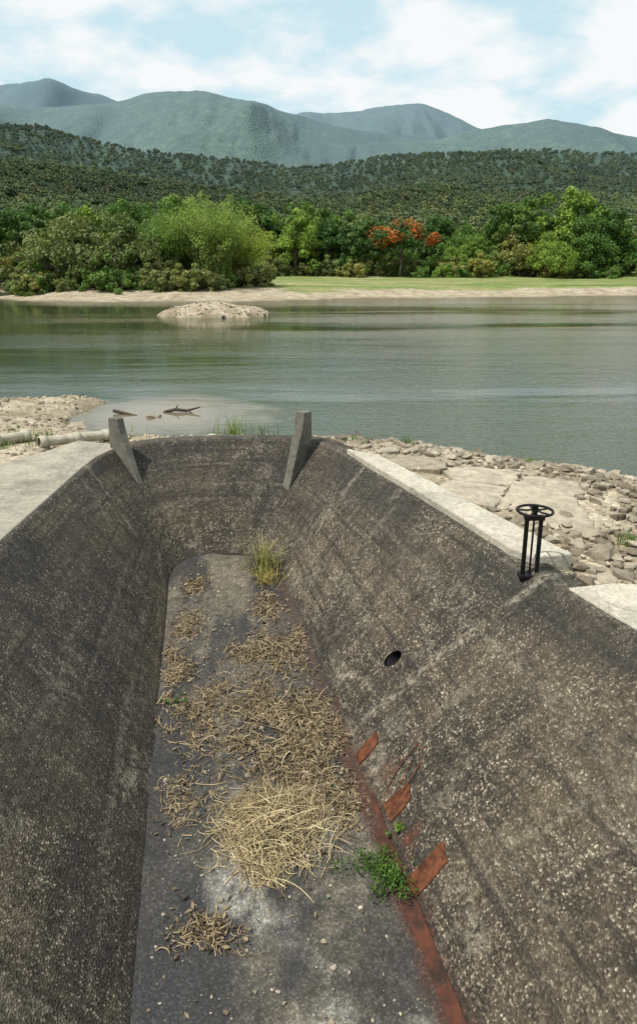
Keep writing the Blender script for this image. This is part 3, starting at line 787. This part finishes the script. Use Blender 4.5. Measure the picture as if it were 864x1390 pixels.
# ------------------------------------------------------------------ debris in the channel
def straw(name,clusters,seed,rad=.006,mat=M_straw):
    r=np.random.default_rng(seed); Vs=[];Fs=[];T_=[];o=0
    for cx,cy,rx,ry,n,L,hh,curl,rot in clusters:
        for i in range(n):
            q=r.normal(0,.45,2); x=cx+(q[0]*rx*math.cos(rot)-q[1]*ry*math.sin(rot)); y=cy+(q[0]*rx*math.sin(rot)+q[1]*ry*math.cos(rot))
            if hh>.15: a=math.atan2(q[1],q[0])+math.pi/2+r.normal(0,.65)
            else: a=r.uniform(0,6.28)
            l=L*r.uniform(.3,1.3); dens=math.exp(-(q[0]**2+q[1]**2)*2)
            x-=math.cos(a)*l*.5; y-=math.sin(a)*l*.5
            z0=floor_z(y)+.012+r.random()*hh*dens; seg=6; pts=[]; da=r.normal(0,curl); px,py=x,y; pz=z0; dz=r.normal(0,.07)
            for k in range(seg+1):
                pts.append((px,py,max(pz,floor_z(py)+.01))); a+=da+r.normal(0,.22 if hh<.15 else .1); px+=math.cos(a)*l/seg; py+=math.sin(a)*l/seg; pz+=dz*l; dz-=.02
            rr_=rad*r.uniform(.4,1.6)
            v,f=tube(pts,[rr_]*seg+[rr_*.4],3); Vs+=v; Fs+=[tuple(t+o for t in g) for g in f]; o+=len(v); T_+= [min(1,max(0,r.normal(.5,.34)))]*len(v)
    me=np_mesh(name,np.array(Vs),np.array(Fs),True,[mat]); T_=np.array(T_); set_col(me,'tint',np.stack([T_]*3,1)); return obj(name,me)
straw('straw_pile',[(-.55,7.5,.55,.5,2100,.55,.22,.16,.2),(-.3,7.75,.28,.25,450,.4,.18,.2,.2),(-.55,7.4,.8,.8,190,.35,.03,.25,0),(-.62,6.85,.25,.2,160,.26,.05,.3,0)],1,.0044)
rc=np.random.default_rng(8); cl=[]
def patch(cx,cy,rx,ry,k,n,L,hh):
    for i in range(k):
        a=rc.normal(0,.6,2); e=rc.uniform(.3,2.2); cl.append((cx+a[0]*rx,cy+a[1]*ry,.2*e,.24*rc.uniform(.5,1.6),int(n*rc.uniform(.2,1.6)*(.5+.5*e)),L,hh,.3,rc.uniform(0,3)))
patch(-.45,9.8,.7,1.0,28,58,.19,.06); patch(.0,8.8,.42,.7,17,55,.17,.06); patch(-.15,9.3,.4,1.0,12,55,.19,.08); patch(-1.05,11.2,.35,.4,8,48,.3,.1); patch(-.4,11.2,.4,1.1,11,40,.18,.05)
patch(-2.35,12.1,.25,.6,9,40,.18,.05); patch(-2.35,10.6,.22,1.0,16,40,.18,.05); patch(-2.0,9.6,.35,.7,9,34,.18,.04); patch(.25,8.0,.2,.5,9,44,.18,.05)
patch(-1.8,8.1,.25,.5,6,24,.16,.03); patch(-1.2,6.1,.18,.2,5,36,.15,.05); patch(-2.6,13.6,.3,.4,6,36,.15,.04); patch(-1.0,13.0,.2,.8,9,36,.18,.06); patch(-1.4,9.9,.5,.9,8,22,.2,.03)
cl+=[(-1.0,9.2,1.2,2.2,170,.42,.02,.12,0),(-.9,12.2,.25,.8,60,.18,.04,.3,0),(-.6,9.6,1.6,2.9,700,.08,.015,.3,0)]
straw('dead_stem_debris',cl,2,.0058,M_twig)
rl=np.random.default_rng(31); C=[]
for c in cl: 
    k=max(3,int(c[4]*.25)); q=rl.normal(0,.7,(k,2)); C.append(np.stack([c[0]+q[:,0]*c[2],c[1]+q[:,1]*c[3]],1))
C=np.concatenate(C); lxx=np.interp(C[:,1],ys,leftx); rxx=np.interp(C[:,1],ys,rightx); C=C[(C[:,0]>lxx+.03)&(C[:,0]<rxx-.03)&(C[:,1]<14.8)]
nn=len(C); z=floor_z(C[:,1])+.02+rl.random(nn)*.03; a=rl.uniform(0,6.28,nn); L=rl.uniform(.015,.05,nn); e1=np.stack([np.cos(a)*L,np.sin(a)*L,rl.normal(0,.014,nn)],1); e2=np.stack([-np.sin(a)*L*.45,np.cos(a)*L*.45,rl.normal(0,.012,nn)],1); P0=np.stack([C[:,0],C[:,1],z],1)
me=np_mesh('dead_leaf_litter',np.stack([P0-e1,P0-e2,P0+e1,P0+e2],1).reshape(-1,3),np.arange(nn*4).reshape(-1,4),False,[M_twig]); tq=np.repeat(rl.random(nn)*.6,4); set_col(me,'tint',np.stack([tq]*3,1)); obj('dead_leaf_litter',me)
n=900; t=r3.random(n); y=4.2+10.4*r3.random(n); lx=np.interp(y,ys,leftx); rx=np.interp(y,ys,rightx); x=lx+.08+(rx-lx-.16)*t
s=np.exp(r3.normal(-4.6,.6,n)); rocks('floor_pebbles',np.stack([x,y,floor_z(y)+s*.4],1),s,M_stone,.7,8)
cx_=np.array([(-.15,9.55),(-.0,9.7),(-.25,9.35),(.15,9.1),(-.6,10.9),(.05,7.1),(-.95,8.1),(-1.5,6.5),(-.1,6.6),(-.35,8.2)])
rocks('coconut_husk_litter',np.array([(a,b,floor_z(b)+.04) for a,b in cx_]),r3.uniform(.02,.055,len(cx_)),M_wood,.8,9)
mb=MB()
for (a,b,c_) in [(.22,8.15,0),(.18,7.75,1),(-.95,8.85,0),(-.12,7.05,1),(-1.6,7.3,0),(.1,6.5,0)]:
    w_,l_=r3.uniform(.015,.035),r3.uniform(.012,.03); aa=r3.uniform(0,3); z_=floor_z(b)+.02
    P4=[(a+w_*math.cos(aa+q),b+l_*math.sin(aa+q),z_+r3.uniform(0,.02)) for q in (0,1.3,2.9,4.4,5.4)]
    mb.add(P4+[(a,b,z_+.02)],[(i,(i+1)%5,5) for i in range(5)],c_)
obj('plastic_litter',mb.mesh('plastic_litter',[mat_simple('green_plastic',(.03,.12,.09),(.05,.2,.14),20,.5),mat_simple('white_plastic',(.35,.35,.33),(.55,.55,.5),20,.5)]))
def wpt(u,s):
    am=NP//2; i=am+int(np.argmin(np.abs(FPp[am:,1]-u))); sx=s-.045*math.sin(math.pi*s)
    p=FPp[i]*(1-sx)+RP[i]*sx; return Vector((p[0],p[1],fz[i]*(1-s)+.95*s))
mb=MB()
for u0,s0,u1,s1,w0,w1 in ((8.65,.01,8.75,.13,.09,.12),(7.6,.04,7.7,.15,.15,.13),(6.6,.0,6.75,.16,.1,.15)):
    a0,a1=wpt(u0-w0,s0),wpt(u0+w0,s0); b0,b1=wpt(u1-w1,s1),wpt(u1+w1*.5,s1*1.12)
    nrm=(a1-a0).cross(b0-a0).normalized(); 
    if nrm.z<0: nrm=-nrm
    rim=[a0,a1,(a1+b1)/2+Vector((.01,.02,0)),b1,b0,(a0+b0)/2-Vector((.0,.025,0))]
    V=[v-nrm*.03 for v in rim]+[v+nrm*(.022 if i in (0,1) else .014) for i,v in enumerate(rim)]
    mb.add(V,[(5,4,3,2,1,0),(6,7,8,9,10,11)]+[(i,(i+1)%6,6+(i+1)%6,6+i) for i in range(6)])
for k,(du,s1) in enumerate(((.0,.25),(.12,.22),(.28,.27))):
    pts=[wpt(7.6+du,.06),wpt(7.7+du*1.2,.15)+Vector((-.02,0,.03)),wpt(7.85+du,s1)+Vector((-.015,0,.02)),wpt(7.95+du*.3,s1*1.02)+Vector((-.01,0,.01))]
    v,f=tube(pts,.007,6); mb.add(v,f)
obj('rusty_anchor_plates',mb.mesh('rusty_anchor_plates',[M_rust]),spill)

def tuft(name,c,n,L,w,mat,spread,seed,lean=.5,par=None):
    r=np.random.default_rng(seed); V=[];F=[];T_=[]
    for i in range(n):
        a=r.uniform(0,6.28); q=abs(r.normal(0,spread)); b=Vector((c[0]+math.cos(a)*q,c[1]+math.sin(a)*q,c[2])); l=L*r.uniform(.4,1.1)
        a2=r.uniform(0,6.28); dx,dy=math.cos(a2),math.sin(a2); ln=lean*r.uniform(.2,1.2); sx,sy=-dy*w,dx*w; o=len(V)
        for k in range(4):
            t=k/3; p=b+Vector((dx*ln*l*t*t,dy*ln*l*t*t,l*(t-.35*ln*t*t))); ww=1-t*.85
            V+=[(p.x-sx*ww,p.y-sy*ww,p.z),(p.x+sx*ww,p.y+sy*ww,p.z)]
        F+=[(o+2*k,o+2*k+1,o+2*k+3,o+2*k+2) for k in range(3)]; T_+=[r.random()]*8
    me=np_mesh(name,np.array(V),np.array(F),False,[mat]); set_col(me,'tint',np.stack([T_,T_,T_],1)); return obj(name,me)
tuft('dry_grass_tuft',(-1.15,14.3,floor_z(14.3)),170,.8,.01,M_dryleaf,.2,1,.9)
tuft('dry_grass_tuft',(-1.05,13.7,floor_z(13.7)),90,.45,.01,M_dryleaf,.16,2,.9)
tuft('grass_tuft',(-1.1,14.0,floor_z(14.0)),40,.5,.012,M_weed,.12,3,.7)
for i,(x,y,n,L,sp) in enumerate([(-2.4,20.3,60,.75,.35),(-1.6,20.3,30,.5,.3),(-7.0,18.0,120,.3,.5),(-7.9,17.0,120,.3,.4),(-5.3,18.4,60,.3,.3),(2.2,17.9,50,.35,.15),(4.9,10.8,60,.25,.12),(5.0,16.9,40,.25,.12),(.9,18.3,50,.3,.2),(-9,19,80,.25,.5)]):
    tuft('grass_tuft',(x,y,Hs(x,y)),n,L,.012,M_weed,sp,20+i)
def weed(name,c,Rr,n,hgt,leaf,seed):
    r=np.random.default_rng(seed); C=np.stack([c[0]+r.normal(0,Rr*.5,n),c[1]+r.normal(0,Rr*.5,n),c[2]+hgt*r.random(n)],1)
    V,F,col=leaf_cloud(r,C,np.full(n,Rr*.28),40,leaf,.6)
    V[:,2]=np.maximum(V[:,2],c[2]+.004); me=np_mesh(name,V,F,False,[M_weed]); set_col(me,'tint',col); return obj(name,me)
weed('green_weed',(.75,6.8,floor_z(6.85)+.03),.42,36,.16,.02,1)
weed('green_weed',(.98,7.3,floor_z(7.35)+.1),.12,8,.12,.018,2)
weed('green_weed',(-2.18,9.9,floor_z(9.9)+.02),.12,7,.06,.018,3)

def pipe(name,path,r0,mat=M_pipe):
    mb=MB(); v,f=tube(path,r0,16); mb.add(v,f)
    a=Vector(path[0]);b=Vector(path[-1]); d=(b-a).normalized()
    for t in (.0,.52,1.0):
        p=a.lerp(b,t); v,f=tube([p-d*.09,p-d*.085,p+d*.085,p+d*.09],[r0*.9,r0*1.22,r0*1.22,r0*.9],16); mb.add(v,f)
    obj(name,mb.mesh(name,[mat],True))
pipe('drain_pipe',[(-8.3,16.6,.92),(-7.3,17.9,.86)],.12)
pipe('drain_pipe',[(-6.5,16.9,.95),(-5.3,17.95,.86)],.12)
def branch(name,c,segs):
    mb=MB()
    for p,ra in segs: v,f=tube([(c[0]+a,c[1]+b,c[2]+d) for a,b,d in p],ra,7); mb.add(v,f)
    obj(name,mb.mesh(name,[M_wood],True))
branch('driftwood_branch',(-4.8,24.8,0),[([(-.5,0,.0),(-.1,.05,.09),(.3,0,.06),(.75,.1,.16)],[.05,.06,.05,.02]),([(-.1,.05,.08),(.0,.1,.25)],[.03,.012]),([(.35,0,.06),(.6,-.3,-.03)],[.03,.02])])
branch('driftwood_log',(-6.6,24.5,0),[([(-.35,.1,.1),(0,0,.04),(.5,-.2,-.02)],[.06,.06,.04])])
rocks('shore_rock',np.array([(-5.55,24.0,.03),(-5.3,24.1,.02),(-8.2,23.5,.08)]),np.array([.16,.08,.12]),M_stone,.7,12)

# ------------------------------------------------------------------ light, sky
sd=Vector((-.42,-.22,.88)).normalized()
elev=math.asin(sd.z); az=math.atan2(sd.x,sd.y)
L=bpy.data.lights.new('sun','SUN'); L.energy=5.0; L.angle=math.radians(.6); L.color=(1,.955,.87)
so=obj('sun',L); so.rotation_euler=sd.to_track_quat('Z','Y').to_euler(); so.location=(0,0,50)
w=bpy.data.worlds.new('World'); sc.world=w; w.use_nodes=True; t=w.node_tree; t.nodes.clear()
def N(k): return t.nodes.new(k)
out=N('ShaderNodeOutputWorld'); bg=N('ShaderNodeBackground'); t.links.new(bg.outputs[0],out.inputs[0])
sky=N('ShaderNodeTexSky'); sky.sky_type='NISHITA'; sky.sun_disc=False; sky.sun_elevation=elev; sky.sun_rotation=az; sky.air_density=1.0; sky.dust_density=1.5; sky.ozone_density=1.0
veil=N('ShaderNodeMix'); veil.data_type='RGBA'; veil.inputs[0].default_value=.8; t.links.new(sky.outputs[0],veil.inputs[6]); veil.inputs[7].default_value=(7.4,9.9,10.7,1)
tc=N('ShaderNodeTexCoord'); sp=N('ShaderNodeSeparateXYZ'); t.links.new(tc.outputs['Generated'],sp.inputs[0])
ad=N('ShaderNodeMath'); ad.operation='ADD'; ad.inputs[1].default_value=.3; t.links.new(sp.outputs[2],ad.inputs[0])
mxm=N('ShaderNodeMath'); mxm.operation='MAXIMUM'; mxm.inputs[1].default_value=.05; t.links.new(ad.outputs[0],mxm.inputs[0])
dv=N('ShaderNodeVectorMath'); dv.operation='DIVIDE'; t.links.new(tc.outputs['Generated'],dv.inputs[0])
cb=N('ShaderNodeCombineXYZ'); 
for i in range(3): t.links.new(mxm.outputs[0],cb.inputs[i])
t.links.new(cb.outputs[0],dv.inputs[1])
nz=N('ShaderNodeTexNoise'); nz.inputs['Scale'].default_value=3.4; nz.inputs['Detail'].default_value=7; nz.inputs['Roughness'].default_value=.54; nz.inputs['Distortion'].default_value=.15
t.links.new(dv.outputs[0],nz.inputs['Vector'])
rp=N('ShaderNodeValToRGB'); rp.color_ramp.elements[0].position=.41; rp.color_ramp.elements[0].color=(0,0,0,1); rp.color_ramp.elements[1].position=.56; rp.color_ramp.elements[1].color=(1,1,1,1)
t.links.new(nz.outputs[0],rp.inputs[0])
mx=N('ShaderNodeMix'); mx.data_type='RGBA'; t.links.new(rp.outputs[0],mx.inputs[0]); t.links.new(veil.outputs[2],mx.inputs[6]); mx.inputs[7].default_value=(10.0,10.3,10.4,1)
t.links.new(mx.outputs[2],bg.inputs[0]); bg.inputs[1].default_value=.093

cam=bpy.data.cameras.new('camera'); co=obj('camera',cam); co.location=(0,0,CAM_Z); co.rotation_euler=(math.radians(73),0,0)
cam.sensor_width=36; cam.lens=25.9; cam.shift_y=-45/1390; cam.clip_start=.1; cam.clip_end=30000
sc.camera=co
sc.view_settings.view_transform='Standard'; sc.view_settings.look='None'; sc.view_settings.exposure=0
